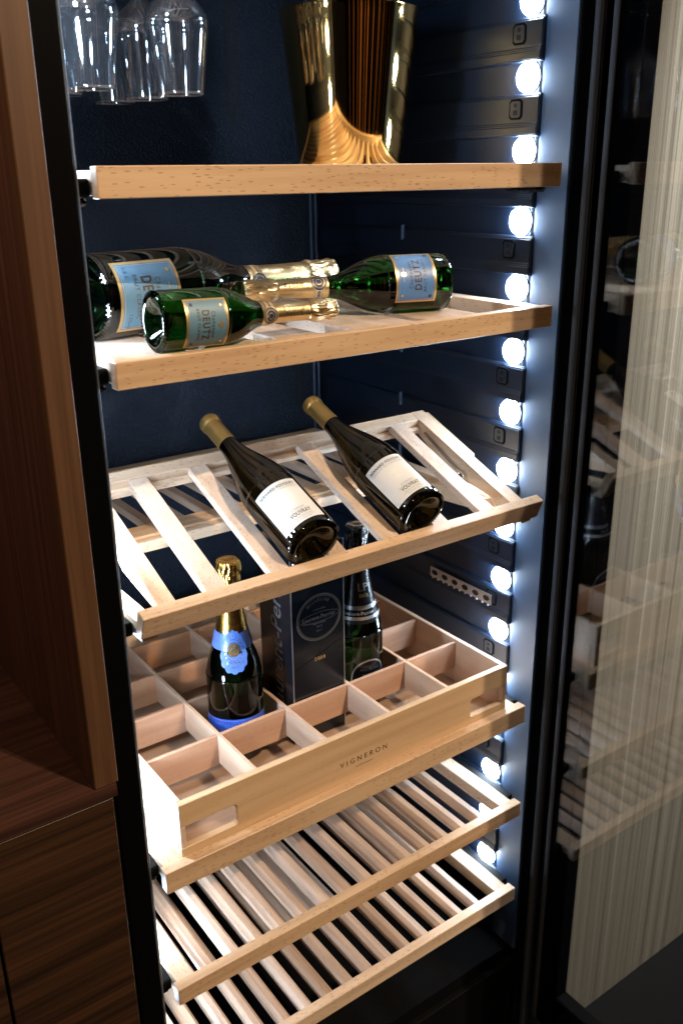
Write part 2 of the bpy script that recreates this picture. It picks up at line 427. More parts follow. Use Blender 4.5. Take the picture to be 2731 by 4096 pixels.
# ================================================================== wine cabinet
XL, XR, YB = -0.0195, 0.712, 0.645
ZLO, ZHI = 0.30, 2.60
cab = thing('wine_cabinet', 'tall black glass door wine cabinet with lit interior standing open between wood and champagne panels', 'wine cabinet')
prismo('side_wall', [(XR+.002, .015), (XR+.002, .078), (XR, .082), (XR, YB+.02), (XR+.05, YB+.02), (XR+.05, .015)], 'z', ZLO, ZHI, M['liner'], cab)
prismo('side_wall', [(XL-.002, .015), (XL-.002, .078), (XL, .082), (XL, YB+.02), (XL-.02, YB+.02), (XL-.02, .015)], 'z', ZLO, ZHI, M['liner'], cab)
boxo('back_wall', (XL-.01, YB, ZLO), (XR+.01, YB+.03, ZHI), M['back'], cab, 0)
boxo('inner_floor', (XL+.001, .03, ZLO-.03), (XR-.001, YB-.001, ZLO), M['black_matte'], cab, 0)
boxo('inner_ceiling', (XL+.001, .03, 2.17), (XR-.001, YB-.001, 2.21), M['liner'], cab, 0)
boxo('liner_edge', (XR-.001, .016, ZLO), (XR+.0015, .074, ZHI-.002), M['liner_grey'], cab, .0006)
boxo('light_shield_header', (XL-.0245, .002, 1.995), (.716, .0145, ZHI), M['black'], cab, .001)  # unseen, set low to keep the warm spots off the back wall
boxo('plinth', (XL-.03, .02, 0.0), (.86, YB, ZLO-.031), M['black_matte'], cab, .002)
# front frame: left stile, right hinge stile with its strips
boxo('front_frame', (-.0555, -.002, .0), (-.0215, .025, ZHI), M['black'], cab, .002)
boxo('edge_highlight_strip', (-.0214, .001, .02), (-.0192, .014, ZHI), M['edge_highlight'], cab, .0006)  # thin strip added as the highlight along the frame's inner edge
boxo('front_frame', (.7165, .013, .0), (.862, .6, ZHI), M['black'], cab, .002)
boxo('door_gasket', (.7375, .004, .05), (.7490, .0128, ZHI), M['rubber'], cab, .0018)
boxo('door_gasket', (.7530, .006, .05), (.7570, .0128, ZHI), M['rubber'], cab, .0012)
# corner posts at the back
for px in (.688, .700):
    boxo('corner_bead', (px-.0022, YB-.006, ZLO), (px+.0022, YB-.0002, ZHI-.052), M['liner_grey'], cab, .0012)
# vent slots in the back wall
def vent_column(xc, z0, z1, offs):
    z = z0; k = 0
    while z < z1:
        for s in (-1, 1):
            zz = z+(0.009 if s > 0 else 0)
            pts = [(xc+s*.0085-.004, zz+.002), (xc+s*.0085-.0025, zz), (xc+s*.0085+.003, zz), (xc+s*.0085+.004, zz+.003), (xc+s*.0085+.0038, zz+.015), (xc+s*.0085+.002, zz+.0175), (xc+s*.0085-.003, zz+.0175), (xc+s*.0085-.004, zz+.014)]
            prismo('vent_slot', pts, 'y', YB-.0008, YB+.001, M['hole'], cab)
        z += .0215; k += 1
vent_column(.531, 1.829, 2.06, 0)
vent_column(.652, 1.30, 1.46, 0)
vent_column(.652, 1.985, 2.06, 0)
for zz in (1.02, 1.04): pass
# shelf support pads, sockets and lights on both side walls
Z0, DZ = 1.8749, 0.0996
def pad_mesh(mirror):
    """one embossed pad: local z=0 is the lamp height below it"""
    x = 0.0; s = -1 if not mirror else 1
    bm = bmesh.new()
    # section in (x,z), run along y
    prot = .011
    sec = [(0, .0195), (s*prot, .0215), (s*prot, .034), (s*(prot-.003), .0375), (s*(prot-.003), .0745), (s*(prot-.005), .0775), (0, .0785)]
    ys = [.073, .30, .62]
    rows = []
    for y in ys: rows.append([bm.verts.new((a, y, z)) for a, z in sec])
    for A, B in zip(rows, rows[1:]):
        for i in range(len(sec)-1): bm.faces.new((A[i], A[i+1], B[i+1], B[i]))
    bm.faces.new(rows[0]); bm.faces.new(list(reversed(rows[-1])))
    bmesh.ops.recalc_face_normals(bm, faces=bm.faces)
    es = [e for e in bm.edges if len(e.link_faces) == 2 and e.calc_face_angle(0) > .3]
    bmesh.ops.bevel(bm, geom=es, offset=.0016, segments=2, affect='EDGES')
    if mirror: bmesh.ops.reverse_faces(bm, faces=bm.faces)
    me = bpy.data.meshes.new('shelf_support'); bm.to_mesh(me); bm.free(); me.materials.append(M['liner'])
    return me
def rrect(x0, z0, x1, z1, c):
    return [(x0+c, z0), (x1-c, z0), (x1, z0+c), (x1, z1-c), (x1-c, z1), (x0+c, z1), (x0, z1-c), (x0, z0+c)]
def lens_bm(s):
    bm = lathe_bm([(.0205, 0), (.0203, .0040), (.0190, .0068), (.015, .0088), (.008, .0100), (0, .0104)], 24)
    r = Matrix.Rotation(-math.pi/2*(-s), 4, 'Y')
    for v in bm.verts: v.co = r @ v.co
    return bm
for wall, s in ((XR, -1), (XL, 1)):
    pm = pad_mesh(s > 0)
    bz = lathe_bm([(.0222, 0), (.0222, .0012), (.0207, .0016), (.0207, 0)], 28)
    for v in bz.verts: v.co = Matrix.Rotation(math.pi/2*s, 4, 'Y') @ v.co
    mb = bpy.data.meshes.new('light_bezel'); bz.to_mesh(mb); bz.free(); mb.materials.append(M['bezel'])
    lb = lens_bm(s); ml = bpy.data.meshes.new('light_lens'); lb.to_mesh(ml); lb.free(); ml.materials.append(M['led'])
    for me in (mb, ml):
        for p_ in me.polygons: p_.use_smooth = True
    # sockets
    bs = bmesh.new(); prism(bs, rrect(.1045, .0435, .1305, .0715, .004), 'x', 0, s*.0012)
    ms = bpy.data.meshes.new('bolt_socket'); bs.to_mesh(ms); bs.free(); ms.materials.append(M['black_matte'])
    bs = bmesh.new(); prism(bs, rrect(.1075, .0465, .1275, .0685, .003), 'x', s*.0013, s*.0020)
    ms2 = bpy.data.meshes.new('socket_plate'); bs.to_mesh(ms2); bs.free(); ms2.materials.append(M['liner'])
    bs = bmesh.new(); prism(bs, rrect(.1135, .0495, .1215, .0565, .001), 'x', s*.0021, s*.0025)
    prism(bs, [(.1175+.0032*math.cos(t*.785), .063+.0032*math.sin(t*.785)) for t in range(8)], 'x', s*.0021, s*.0025)
    ms3 = bpy.data.meshes.new('socket_hole'); bs.to_mesh(ms3); bs.free(); ms3.materials.append(M['hole'])
    for k in range(-2, 16):
        z = Z0-k*DZ
        if z+.08 > 2.17: continue
        o = link('shelf_support', pm, None, cab); o.location = (wall, 0, z)
        xs = s*(.0080)
        q = link('bolt_socket', ms, None, o); q.location = (xs, 0, 0)
        q2 = link('bolt_socket', ms2, None, o); q2.name = 'socket_plate'; q2.location = (xs, 0, 0)
        q3 = link('socket_hole', ms3, None, o); q3.location = (xs, 0, 0)
        if -2 <= k <= 14:
            l = link('light', mb, None, cab); l.location = (wall+s*.0003, .1013, z)
            e = link('light_lens', ml, None, l); e.location = (s*.0004, 0, 0)
# galvanised slotted strip on the right wall
strip = bmesh.new(); addbox(strip, (.6975, .112, 1.0235), (.6992, .275, 1.0430), .0004)
st = fin(strip, 'slotted_strip', M['steel'], cab)
for i in range(6):
    yc = .124+i*.0275
    prismo('strip_slot', rrect(yc-.008, 1.0290, yc+.008, 1.0385, .004), 'x', .6966, .6974, M['hole'], st)
for i in range(11):
    yc = .118+i*.0148
    bm = bmesh.new(); bmesh.ops.create_uvsphere(bm, u_segments=8, v_segments=5, radius=.0022)
    for v in bm.verts: v.co += Vector((.697, yc, 1.0232))
    fin(bm, 'rivet', M['steel'], st, True)
for z in (1.6394, 1.5397, 1.44, 1.341, 1.24):
    boxo('wall_marker', (XR-.0135, .372, z-.013+.01), (XR-.0075, .3765, z+.012+.01), M['liner_grey'], cab, .0008)
# ---- the open door
DZ0, DZ1 = .10, 2.58
door = boxo('door', (.7665, -.748, DZ0), (.797, -.602, DZ1), M['black'], cab, .002)
boxo('door_stile', (.7665, -.052, DZ0), (.800, -.004, DZ1), M['black'], door, .002)
boxo('door_rail', (.7665, -.6015, DZ0), (.797, -.0525, .196), M['black'], door, .002)
boxo('door_rail', (.7665, -.6015, 2.50), (.797, -.0525, DZ1), M['black'], door, .002)
boxo('door_pane', (.7630, -.746, DZ0+.004), (.7662, -.012, DZ1-.004), M['pane'], door, .0)
boxo('gasket', (.7560, -.0125, DZ0+.01), (.7640, -.004, DZ1-.01), M['rubber'], door, .002)

# ================================================================== slatted shelves
def pull_out_shelf(zt, h, label, kind, flecks='beech_x', y0=0.0):
    t = thing('wooden_shelf', label, 'shelf', (0, y0, zt), 'pull-out beech shelves in the wine cabinet')
    boxo('front_rail', (0, 0, -h), (.68, .0170, 0), M[flecks], t, .0009)
    for a, b in ((.006, .034), (.646, .674)):
        boxo('side_rail', (a, .0172, -.029), (b, .600, -.0006 if kind == 'plank' else -.004), M['beech_y'], t, .001)
    boxo('back_rail', (.0345, .582, -.030), (.6455, .600, -.006), M['beech_x'], t, .001)
    for a, b in ((-.0165, .0055), (.6745, .6965)):
        sl = boxo('runner', (a, .035, -.030), (b, .57, -.012), M['black_matte'], t, .002)
        for yy in (.04, .075):
            boxo('runner_clip', (a+.002, yy, -.0395), (b-.002, yy+.022, -.0305), M['gloss_black'], sl, .003)
    if kind == 'slat':
        w2, top, hh = .0112, -.0080, .0165
        sec = [(-w2, top-hh), (-w2, top-.0075), (-.0050, top), (.0050, top), (w2, top-.0075), (w2, top-hh)]
        bm = bmesh.new(); prism(bm, sec, 'y', .0172, .5815)
        bmesh.ops.recalc_face_normals(bm, faces=bm.faces)
        es = [e for e in bm.edges if e.calc_face_angle(0) > .5]
        bmesh.ops.bevel(bm, geom=es, offset=.0006, segments=1, affect='EDGES')
        me = bpy.data.meshes.new('slat'); bm.to_mesh(me); bm.free(); me.materials.append(M['slat'])
        for k in range(-7, 7):
            o = link('slat', me, None, t); o.location = (.352+.0418*k, 0, 0)
    elif kind == 'plank':
        for a, b in ((.0345, .098), (.120, .195), (.222, .285), (.333, .44), (.462, .556)):
            boxo('plank', (a, .0172, -.018), (b, .5815, -.0022), M['plank'], t, .001)
        for yy in (.05, .18, .44):
            boxo('cross_bar', (.0345, yy, -.0285), (.6455, yy+.040, -.0182), M['beech_x'], t, .001)
    return t
pull_out_shelf(1.7582, .0315, 'topmost beech shelf carrying the gold bucket, seen edge on', 'slat')
pull_out_shelf(1.5617, .0304, 'beech shelf with three lying champagne bottles on its flat boards', 'plank')
pull_out_shelf(.8803, .0343, 'beech shelf directly under the divided wooden crate', 'slat')
pull_out_shelf(.6802, .0288, 'upper of the two empty slatted shelves, its speckled rail just below the crate shelf', 'slat', y0=-.0045)
pull_out_shelf(.4865, .0277, 'lowest empty slatted shelf at the bottom of the cabinet', 'slat', y0=-.0045)

# ================================================================== tilted display shelf
disp = thing('display_shelf', 'beech display shelf with tilted slats holding two white wine bottles', 'display shelf', (0, 0, 0))
TA = math.atan(.40)
def tilt(y, off=0.0):   # a point on the sloping plane, off = height above it
    return Vector((0, .008+math.cos(TA)*y-math.sin(TA)*off, 1.2637+math.sin(TA)*y+math.cos(TA)*off))
T4 = Matrix.Translation((0, .008, 1.2637)) @ Matrix.Rotation(TA, 4, 'X')
# sloping frame
boxo('front_rail', (0, -.017, -.0310), (.68, 0, .0025), M['beech_x'], disp, .0009, T4)
LT = .238
for a, b in ((.0272, .0502), (.623, .648)):
    bm = bmesh.new()
    prism(bm, [(.0003, -.012), (.10, -.030), (.118, -.024), (.122, -.034), (.16, -.036), (LT+.022, -.020), (LT+.022, 0), (.0003, 0)], 'x', a, b)
    for v in bm.verts: v.co = T4 @ v.co
    fin(bm, 'side_board', M['beech_y'], disp)
for a in ((.012, .0270), (.6482, .662)):
    boxo('handle_block', (a[0], .128, -.022), (a[1], LT+.022, -.004), M['beech_y'], disp, .003, T4)
boxo('back_beam', (.0504, LT, -.018), (.6228, LT+.022, .0), M['beech_x'], disp, .001, T4)
boxo('back_ledge', (.0504, LT-.0105, -.0215), (.6228, LT-.0002, -.0125), M['beech_x'], disp, .0008, T4)
for k in range(6):
    x0 = .0925+k*.0932
    boxo('slat', (x0, .0003, -.0120), (x0+.029, LT-.0003, -.0002), M['plank'], disp, .001, T4)
# flat base frame behind and below it
for a, b in ((.004, .026), (.654, .676)):
    boxo('side_rail', (a, .012, 1.2200), (b, .625, 1.2450), M['beech_y'], disp, .001)
boxo('cross_beam', (.0262, .262, 1.2230), (.6538, .292, 1.2400), M['beech_x'], disp, .001)
boxo('cross_beam', (.0262, .2735, 1.2402), (.6538, .316, 1.2452), M['beech_x'], disp, .001)
boxo('cross_beam', (.0262, .600, 1.2230), (.6538, .622, 1.2450), M['beech_x'], disp, .001)
for k in range(12):
    x0 = .052+k*.050
    boxo('base_slat', (x0, .3162, 1.2300), (x0+.0155, .5998, 1.2440), M['slat'], disp, .001)
for a, b in ((-.0165, .0035), (.6765, .6965)):
    boxo('runner', (a, .035, 1.220), (b, .57, 1.238), M['black_matte'], disp, .002)
# prop leg and its wire on the right
bm = bmesh.new(); prism(bm, [(.025, 1.245), (.20, 1.232), (.225, 1.236), (.222, 1.248), (.10, 1.268), (.04, 1.266)], 'x', .600, .612)
fin(bm, 'prop_leg', M['beech_y'], disp)
a = tilt(.215, -.012); b_ = tilt(.12, -.022); c_ = tilt(.105, -.018); d_ = tilt(.09, -.032)
tubeo('prop_wire', [(.621, a.y, a.z), (.6205, b_.y, b_.z), (.617, c_.y, c_.z), (.6135, d_.y, d_.z), (.609, d_.y-.004, d_.z)], .0021, M['chrome'], disp)

# ================================================================== divided crate
crate = thing('wooden_crate', 'divided beech crate with burnt lettering and cut-out grips on its front', 'crate', (0, 0, 0))
X0, X1, Y0, Y1, ZB, ZT = .0333, .6478, .0172, .575, .8735, .9628
hx0, hx1, hz0, hz1 = .1205, .5650, .8925, .9262
def grip_outline():
    P = [(X0, ZB), (X1, ZB), (X1, hz0), (hx1+.003, hz0), (hx1, hz0+.003), (hx1, hz1-.003), (hx1+.003, hz1), (X1, hz1), (X1, ZT), (X0, ZT), (X0, hz1), (hx0-.003, hz1), (hx0, hz1-.003), (hx0, hz0+.003), (hx0-.003, hz0), (X0, hz0)]
    return P
front = prismo('front_board', grip_outline(), 'y', Y0, Y0+.0108, M['beech_box'], crate, .0008)
boxo('back_board', (X0, Y1-.0108, ZB), (X1, Y1, ZT), M['beech_box'], crate, .0008)
for a, b in ((X0, X0+.0082), (X1-.0082, X1)):
    sb = boxo('side_board', (a, Y0+.0110, ZB), (b, Y1-.0110, ZT), M['beech_boxy'], crate, .0008)
    boxo('finger_joint', (a+.0002, Y0+.0004, hz0+.0005), (b-.0002, Y0+.0108, hz1-.0005), M['beech_boxy'], sb, .0004)
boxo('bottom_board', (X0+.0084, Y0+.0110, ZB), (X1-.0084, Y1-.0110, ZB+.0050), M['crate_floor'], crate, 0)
for x in (.1605, .2815, .4025, .5240):
    prismo('divider', [(Y0+.0110, .916), (Y0+.016, .9095), (Y1-.016, .9095), (Y1-.0110, .916), (Y1-.0110, .9590), (Y0+.0110, .9590)], 'x', x-.0032, x+.0032, M['beech_boxy'], crate, .0006)
for y in (.1365, .2465, .3555, .4640):
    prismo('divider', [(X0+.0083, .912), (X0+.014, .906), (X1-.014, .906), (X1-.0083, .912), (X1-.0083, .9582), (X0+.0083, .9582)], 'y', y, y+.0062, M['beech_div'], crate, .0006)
# burnt lettering, read along the board
flat(merge([text_bm("VIGNERON", .0125, spacing=1.62), move(rect2d(-.0165, -.0004, .0165, .0004, 1, 1), 0, -.0125)]),
     'lettering', M['burn'], front, (.3425, Y0, .9112), (1, 0, 0), (0, 0, 1), (0, -1, 0), .0003)

# ================================================================== bottles
def basis(a, b):
    a, b = Vector(a), Vector(b); z = (b-a).normalized()
    to = CAM-(a+z*.1); to -= z*to.dot(z); n = to.normalized(); m_ = z.cross(n)   # n faces the camera, angles run towards m_
    return Matrix(((n.x, m_.x, z.x, a.x), (n.y, m_.y, z.y, a.y), (n.z, m_.z, z.z, a.z), (0, 0, 0, 1)))
def crumple(seed, amp, z0, z1, ribs=18):
    def f(r, z, a):
        k = min(1, max(0, (z-z0)/(z1-z0))) if z1 > z0 else 1
        d = noise.noise(Vector((math.cos(a)*2.2+seed, math.sin(a)*2.2, z*90)))*amp*1.3+math.sin(a*ribs+seed+6*noise.noise(Vector((a, z*60, seed))))*amp*.45
        return r+d*k, z
    return f
def base_prof(Rb, punt=True):
    if punt: return [(0, Rb*.55), (Rb*.28, Rb*.50), (Rb*.50, Rb*.32), (Rb*.68, Rb*.08), (Rb*.76, .0012), (Rb*.84, 0), (Rb*.95, .0022), (Rb*.992, .0065)]
    return [(0, 0), (Rb*.9, 0), (Rb, .004)]
def knurl(bottle, Rb, mat, n=54):
    """ridges round the heel of the bottle, one part"""
    bm = bmesh.new()
    for i in range(n):
        a = 2*math.pi*i/n; m4 = Matrix.Rotation(a, 4, 'Z') @ Matrix.Translation((Rb*.925, 0, .0019)) @ Matrix.Rotation(-.65, 4, 'Y')
        addbox(bm, (-.0030, -.0007, -.0009), (.0030, .0007, .0009), 0, m4)
    return fin(bm, 'heel_ridge', mat, bottle)
CHAMP = [(1.0, .018), (1.0, .30), (.985, .335), (.94, .37), (.86, .41), (.74, .45), (.60, .49), (.485, .525), (.405, .56), (.36, .60), (.33, .68), (.312, .80), (.308, .88)]
def champagne(label, a, b, Rb, L, glass, foilmat, foil0, neck_r, group=None, name='champagne_bottle', seed=1.0, body=CHAMP):
    m4 = basis(a, b)
    t = thing(name, label, 'bottle', (0, 0, 0), group); t.matrix_world = m4
    prof = base_prof(Rb)+[(Rb*x, L*y) for x, y in body if L*y > .012]+[(neck_r*.93, L*.955), (0, L*.96)]
    pts = base_prof(Rb)+dense([(Rb, .012)]+[(max(Rb*x, neck_r*.94), L*y) for x, y in body if L*y > .013], 4)+[(neck_r*.93, L*.955), (neck_r*.5, L*.962), (0, L*.962)]
    g = lathe('glass_body', pts, glass, t, 80)
    surf = [(r, z) for r, z in pts[8:-2]]
    # foil sleeve over the neck, then the crumpled foil over cork and wire
    zc = L*.855
    fz = [z for z in [foil0*L+(zc-foil0*L)*i/10 for i in range(11)]]
    sleeve = lathe('foil_sleeve', [(rad_at(surf, z)+.0006, z) for z in fz]+[(rad_at(surf, zc)+.0001, zc+.0002)], foilmat, t, 64, crumple(seed, .00018, foil0*L, foil0*L+.01, 9))
    r0 = neck_r
    crown = lathe('foil_hood', dense([(r0*1.02, zc-.004), (r0*1.16, zc+.003), (r0*1.10, zc+.012*L/.3), (r0*1.06, L*.925), (r0*1.12, L*.945), (r0*1.14, L*.972), (r0*1.05, L*.992), (r0*.85, L*.999)], 4)+[(r0*.84, L*.9985), (r0*.5, L*1.0), (0, L*1.0)], foilmat, t, 96, crumple(seed*3, .0011*L/.3, zc-.004, zc+.002, 17))
    return t, surf, g, sleeve, crown
def blue_label(t, surf, z0, z1, th, half, Rb, mat, extra=None):
    """rectangular blue label with gold frame, emblem and three lines"""
    h = z1-z0; wd = half*Rb; zc = (z0+z1)/2; k = h/.06
    lb = wrap(rect2d(-wd, -h/2, wd, h/2, 28, 6), 'label', M['goldprint'], t, surf, th, zc, .0003)
    b = .0027*k
    wrap(rect2d(-wd+b, -h/2+b, wd-b, h/2-b, 28, 6), 'label_field', mat, lb, surf, th, zc, .00048)
    wrap(frame2d(-wd+b*1.5, -h/2+b*1.5, wd-b*1.5, h/2-b*1.5, .0004*k), 'label_line', M['goldprint'], lb, surf, th, zc, .00066)
    W_ = 2*(wd-2*b)
    s1 = text_bm("DEUTZ", .0145*k, 1.25, bold=.0003*k); move(s1, 0, -.003*k)
    s2 = text_bm("Champagne", .0078*k, 1.25); move(s2, 0, .0080*k)
    s3 = text_bm("BRUT CLASSIC", .0056*k, 1.25); move(s3, 0, -.0130*k)
    for s_, tw in ((s1, .64), (s2, .56), (s3, .70)):
        xs = [v.co.x for v in s_.verts]; f_ = W_*tw/(max(xs)-min(xs))
        for v in s_.verts: v.co.x *= f_
    wrap(merge([s1, s2, s3]), 'lettering', M['darkgold'], lb, surf, th, zc, .00075)
    em = [disc2d(.0030*k, .0036*k, 24, 0, .0185*k, .12, 8)]
    em.append(rect2d(-.010*k, .0182*k, -.0045*k, .0188*k, 1, 1)); em.append(rect2d(.0045*k, .0182*k, .010*k, .0188*k, 1, 1))
    for sx in (-1, 1): em.append(disc2d(.0022*k, .0022*k, 4, sx*(wd-4*b), h/2-3.4*b))
    wrap(merge(em), 'emblem', M['goldprint'], lb, surf, th, zc, .00078)
    small = [rect2d(sx*(wd-3.2*b)-.002*k, -h/2+2.6*b, sx*(wd-3.2*b)+.002*k, -h/2+4.2*b, 1, 1) for sx in (-1, 1)]
    if extra: small = [move(text_bm(extra[i], .0052*k), sx*(wd-4.0*b), -h/2+3.6*b) for i, sx in enumerate((-1, 1))]
    wrap(merge(small), 'small_print', M['navyprint'], lb, surf, th, zc, .00078)
    return lb
def neck_medal(t, sleeve_surf, zc, th, r, foil):
    """round collar medal with a pointed band round the neck"""
    rn = rad_at(sleeve_surf, zc); half = math.pi*rn*.96
    md = wrap(rect2d(-half, -r*.62, half, r*.62, 36, 4), 'collar', M['medalgold'], t, sleeve_surf, th, zc, .0011)
    wrap(disc2d(r*1.12, r*1.12, 40), 'medal', M['medalgold'], md, sleeve_surf, th, zc, .0013)
    dots = [ring2d(r*1.02, r*1.02, r*.13), ring2d(r*.66, r*.66, r*.24), disc2d(r*.24, r*.28, 16, 0, 0, .4, 10)]
    dots.append(arc_text("CHAMPAGNE DEUTZ", r*.34, r*.80, math.pi/2, .30))
    for sx in (-1, 1):
        for j in range(4): dots.append(disc2d(r*.09, r*.16, 8, sx*(r*1.25+j*r*.26), 0))
    wrap(merge(dots), 'medal_print', M['navyprint'], md, sleeve_surf, th, zc, .0015)
def neck_word(t, surf, z, th, size, mat, word="DEUTZ"):
    wrap(move(text_bm(word, size, 1.5, bold=size*.03), 0, 0, math.pi/2), 'neck_lettering', mat, t, surf, th, z, .0013)

GB = 'champagne bottles lying on the second shelf'
# magnum
t, sf, g, sl, cr = champagne('largest champagne bottle, near black, lying behind the small green one', (.035, .162, 1.6105), (.455, .238, 1.6105), .052, .425, M['magnum'], M['goldfoil'], .575, .0153, GB, seed=2.1)
blue_label(t, sf, .016, .104, .10, .88, .052, M['label_blue'], ("1,5 L", "12%vol"))
neck_medal(t, sf, .262, .30, .0125, M['goldfoil']); neck_word(t, sf, .322, .45, .0085, M['darkgold']); knurl(t, .052, M['magnum'])
# half bottle in front
t, sf, g, sl, cr = champagne('small green half bottle lying in front with its dimpled base facing left', (.062, .036, 1.5948), (.308, .031, 1.5882), .0345, .2465, M['green'], M['goldfoil'], .545, .0118, GB, seed=5.3)
blue_label(t, sf, .026, .0785, .23, .90, .0345, M['label_blue'])
neck_medal(t, sf, .1465, .25, .0092, M['goldfoil']); neck_word(t, sf, .180, .25, .0056, M['darkgold']); knurl(t, .0345, M['green'], 46)
# standard bottle, neck to the left
t, sf, g, sl, cr = champagne('green champagne bottle lying at the right with its neck pointing left and bright blue label', (.543, .090, 1.5998), (.264, .173, 1.5998), .0402, .297, M['green'], M['goldfoil'], .60, .0130, GB, seed=8.7)
blue_label(t, sf, .028, .0885, .28, .99, .0402, M['label_blue2'])
neck_medal(t, sf, .192, .55, .0105, M['goldfoil']); neck_word(t, sf, .228, .45, .0062, M['darkgold']); knurl(t, .0402, M['green'])

# ---- two tilted white wine bottles
def burgundy(label, a, b, th, seed, half=.84):
    m4 = basis(a, b); Rb, L = .040, .289
    t = thing('wine_bottle', label, 'bottle', (0, 0, 0), 'white wine bottles on the tilted display shelf'); t.matrix_world = m4
    body = [(Rb, .012), (Rb, .10), (Rb*.995, .112), (Rb*.96, .126), (Rb*.86, .146), (Rb*.72, .166), (Rb*.58, .184), (Rb*.46, .201), (Rb*.38, .218), (Rb*.35, .236), (.0138, .26), (.0138, .283)]
    pts = base_prof(Rb)+dense(body, 4)+[(.008, .284), (0, .284)]
    lathe('glass_body', pts, M['olive'], t, 80)
    surf = pts[8:-2]
    lathe('capsule', [(rad_at(surf, z)+.0005, z) for z in [.2285+.004*i for i in range(12)]]+[(.0149, .2748), (.0158, .2765), (.0160, .2800), (.0157, .2850), (.0146, .2885), (.0120, .2893), (0, .2893)], M['goldcap'], t, 56)
    wd = half*Rb; z0, z1 = .016, .094; zc = (z0+z1)/2
    lb = wrap(rect2d(-wd, z0-zc, wd, z1-zc, 32, 6), 'label', M['white'], t, surf, th, zc, .0003)
    def fitw(bm, w_):
        xs = [v.co.x for v in bm.verts]; f_ = w_/(max(xs)-min(xs))
        for v in bm.verts: v.co.x *= f_
        return bm
    wrap(merge([move(fitw(text_bm("BERNARD FOUQUET", .0068, 1.12, bold=.00012), .056), 0, .0305)]), 'lettering', M['ink'], lb, surf, th, zc, .0005)
    wrap(merge([move(fitw(text_bm("DOMAINE DES AUBUISIERES", .0040, 1.4), .054), 0, .0245), move(fitw(text_bm("LE MARIGNY", .0048, 1.1), .021), .004, -.0165)]), 'lettering', M['greyink'], lb, surf, th, zc, .0005)
    wrap(move(fitw(text_bm("VOUVRAY", .0092, 1.1, bold=.0002), .031), .004, -.0245), 'lettering', M['ink'], lb, surf, th, zc, .0005)
    wrap(merge([move(fitw(text_bm("APPELLATION VOUVRAY CONTROLEE", .0026), .029), .004, -.0305), rect2d(-.014, -.0202, .022, -.0199, 6, 1), rect2d(-.014, -.0330, .022, -.0327, 6, 1),
                move(fitw(text_bm("Mis en bouteille au domaine", .0026), .022), .004, -.0355)]), 'small_print', M['greyink'], lb, surf, th, zc, .0005)
    wrap(merge([ring2d(.0115, .0115, .0006, 36, .001, .004), disc2d(.009, .009, 36, .001, .004)]), 'embossed_seal', M['paleink'], lb, surf, th, zc, .0004)
    knurl(t, Rb, M['olive'], 56)
    return t
burgundy('left one of two tilted white wine bottles, above the charcoal gift box', (.2500, -.0005, 1.2885), (.2406, .262, 1.4035), .26, 1)
burgundy('right one of two tilted white wine bottles, nearer the row of lights', (.4370, -.0005, 1.2885), (.4240, .262, 1.4035), .36, 2)

# ---- upright champagne in the crate (blue collar)
AC_BODY = [(1.0, .02), (1.0, .40), (.985, .435), (.935, .475), (.845, .52), (.74, .56), (.645, .61), (.555, .66), (.475, .72), (.425, .79), (.40, .85)]
FL = ZB+.0052
t, sf, g, sl, cr = champagne('champagne bottle with deep gold foil and blue medallion collar standing in the crate', (.2220, .1940, FL), (.2220, .1940, FL+.3), .0437, .332, M['darkgreen'], M['goldfoil_deep'], .615, .0166, None, seed=4.4, body=AC_BODY)
cl = wrap(merge([rect2d(-.072, -.0135, .072, .0125, 60, 4)]), 'collar', M['sky'], t, sf, .0, .206, .0010)
wrap(disc2d(.0185, .0305, 64, 0, 0, .10, 14), 'medallion', M['sky'], cl, sf, .04, .192, .0015)
wrap(disc2d(.0082, .0108, 32, 0, 0), 'medallion_centre', M['goldcap'], cl, sf, .04, .195, .0018)
wrap(merge([move(text_bm("A", .0125, shear=.4), -.0014, .0028), move(text_bm("C", .0125, shear=.4), .0018, -.0036)]), 'monogram', M['silver'], cl, sf, .04, .195, .0020)
sw = [ring2d(.0112, .0142, .0006, 40, 0, .003)]+[disc2d(.0007, .0007, 6, .0135*math.cos(a_*.35), .003+.0178*math.sin(a_*.35)) for a_ in range(18)]
sw += [move(text_bm("BOUZY", .0052, 1.2), 0, -.0165), ring2d(.0028, .0034, .0006, 16, 0, .0245), ring2d(.0040, .0020, .0006, 16, 0, -.0235)]
wrap(merge(sw), 'medallion_print', M['silver'], cl, sf, .04, .192, .0019)
scr = []
for sx in (-1, 1):
    for j in range(3):
        scr += [ring2d(.0050-.0008*j, .0050-.0008*j, .0007, 16, sx*(.026+j*.0095), (-.002 if j % 2 else .003)), disc2d(.0012, .0012, 8, sx*(.026+j*.0095), (-.002 if j % 2 else .003))]
scr += [rect2d(-.071, .0098, -.0195, .0104, 10, 1), rect2d(.0195, .0098, .071, .0104, 10, 1), rect2d(-.071, -.0116, -.0195, -.0110, 10, 1), rect2d(.0195, -.0116, .071, -.0110, 10, 1)]
wrap(merge(scr), 'collar_print', M['copper'], cl, sf, .0, .206, .0013)
fl = wrap(rect2d(-.066, -.058, .066, .0, 44, 8, lambda x: -.002+.0-.010*(x/.066)**2*0+.004*math.cos(x/.066*1.5)), 'front_label', M['royal'], t, sf, .0, .078, .0004)
wrap(move(text_bm("GRANDE RÉSERVE", .0052, 1.5), 0, -.0065), 'lettering', M['silver'], fl, sf, .0, .078, .0007)
bl = []
for i in range(26):
    a_ = random.uniform(-.055, .055); h_ = random.uniform(-.050, -.014); bl.append(disc2d(random.uniform(.002, .006), random.uniform(.002, .005), 9, a_, h_, .4, 5))
wrap(merge(bl), 'label_scene', M['copper'], fl, sf, .0, .078, .0006)
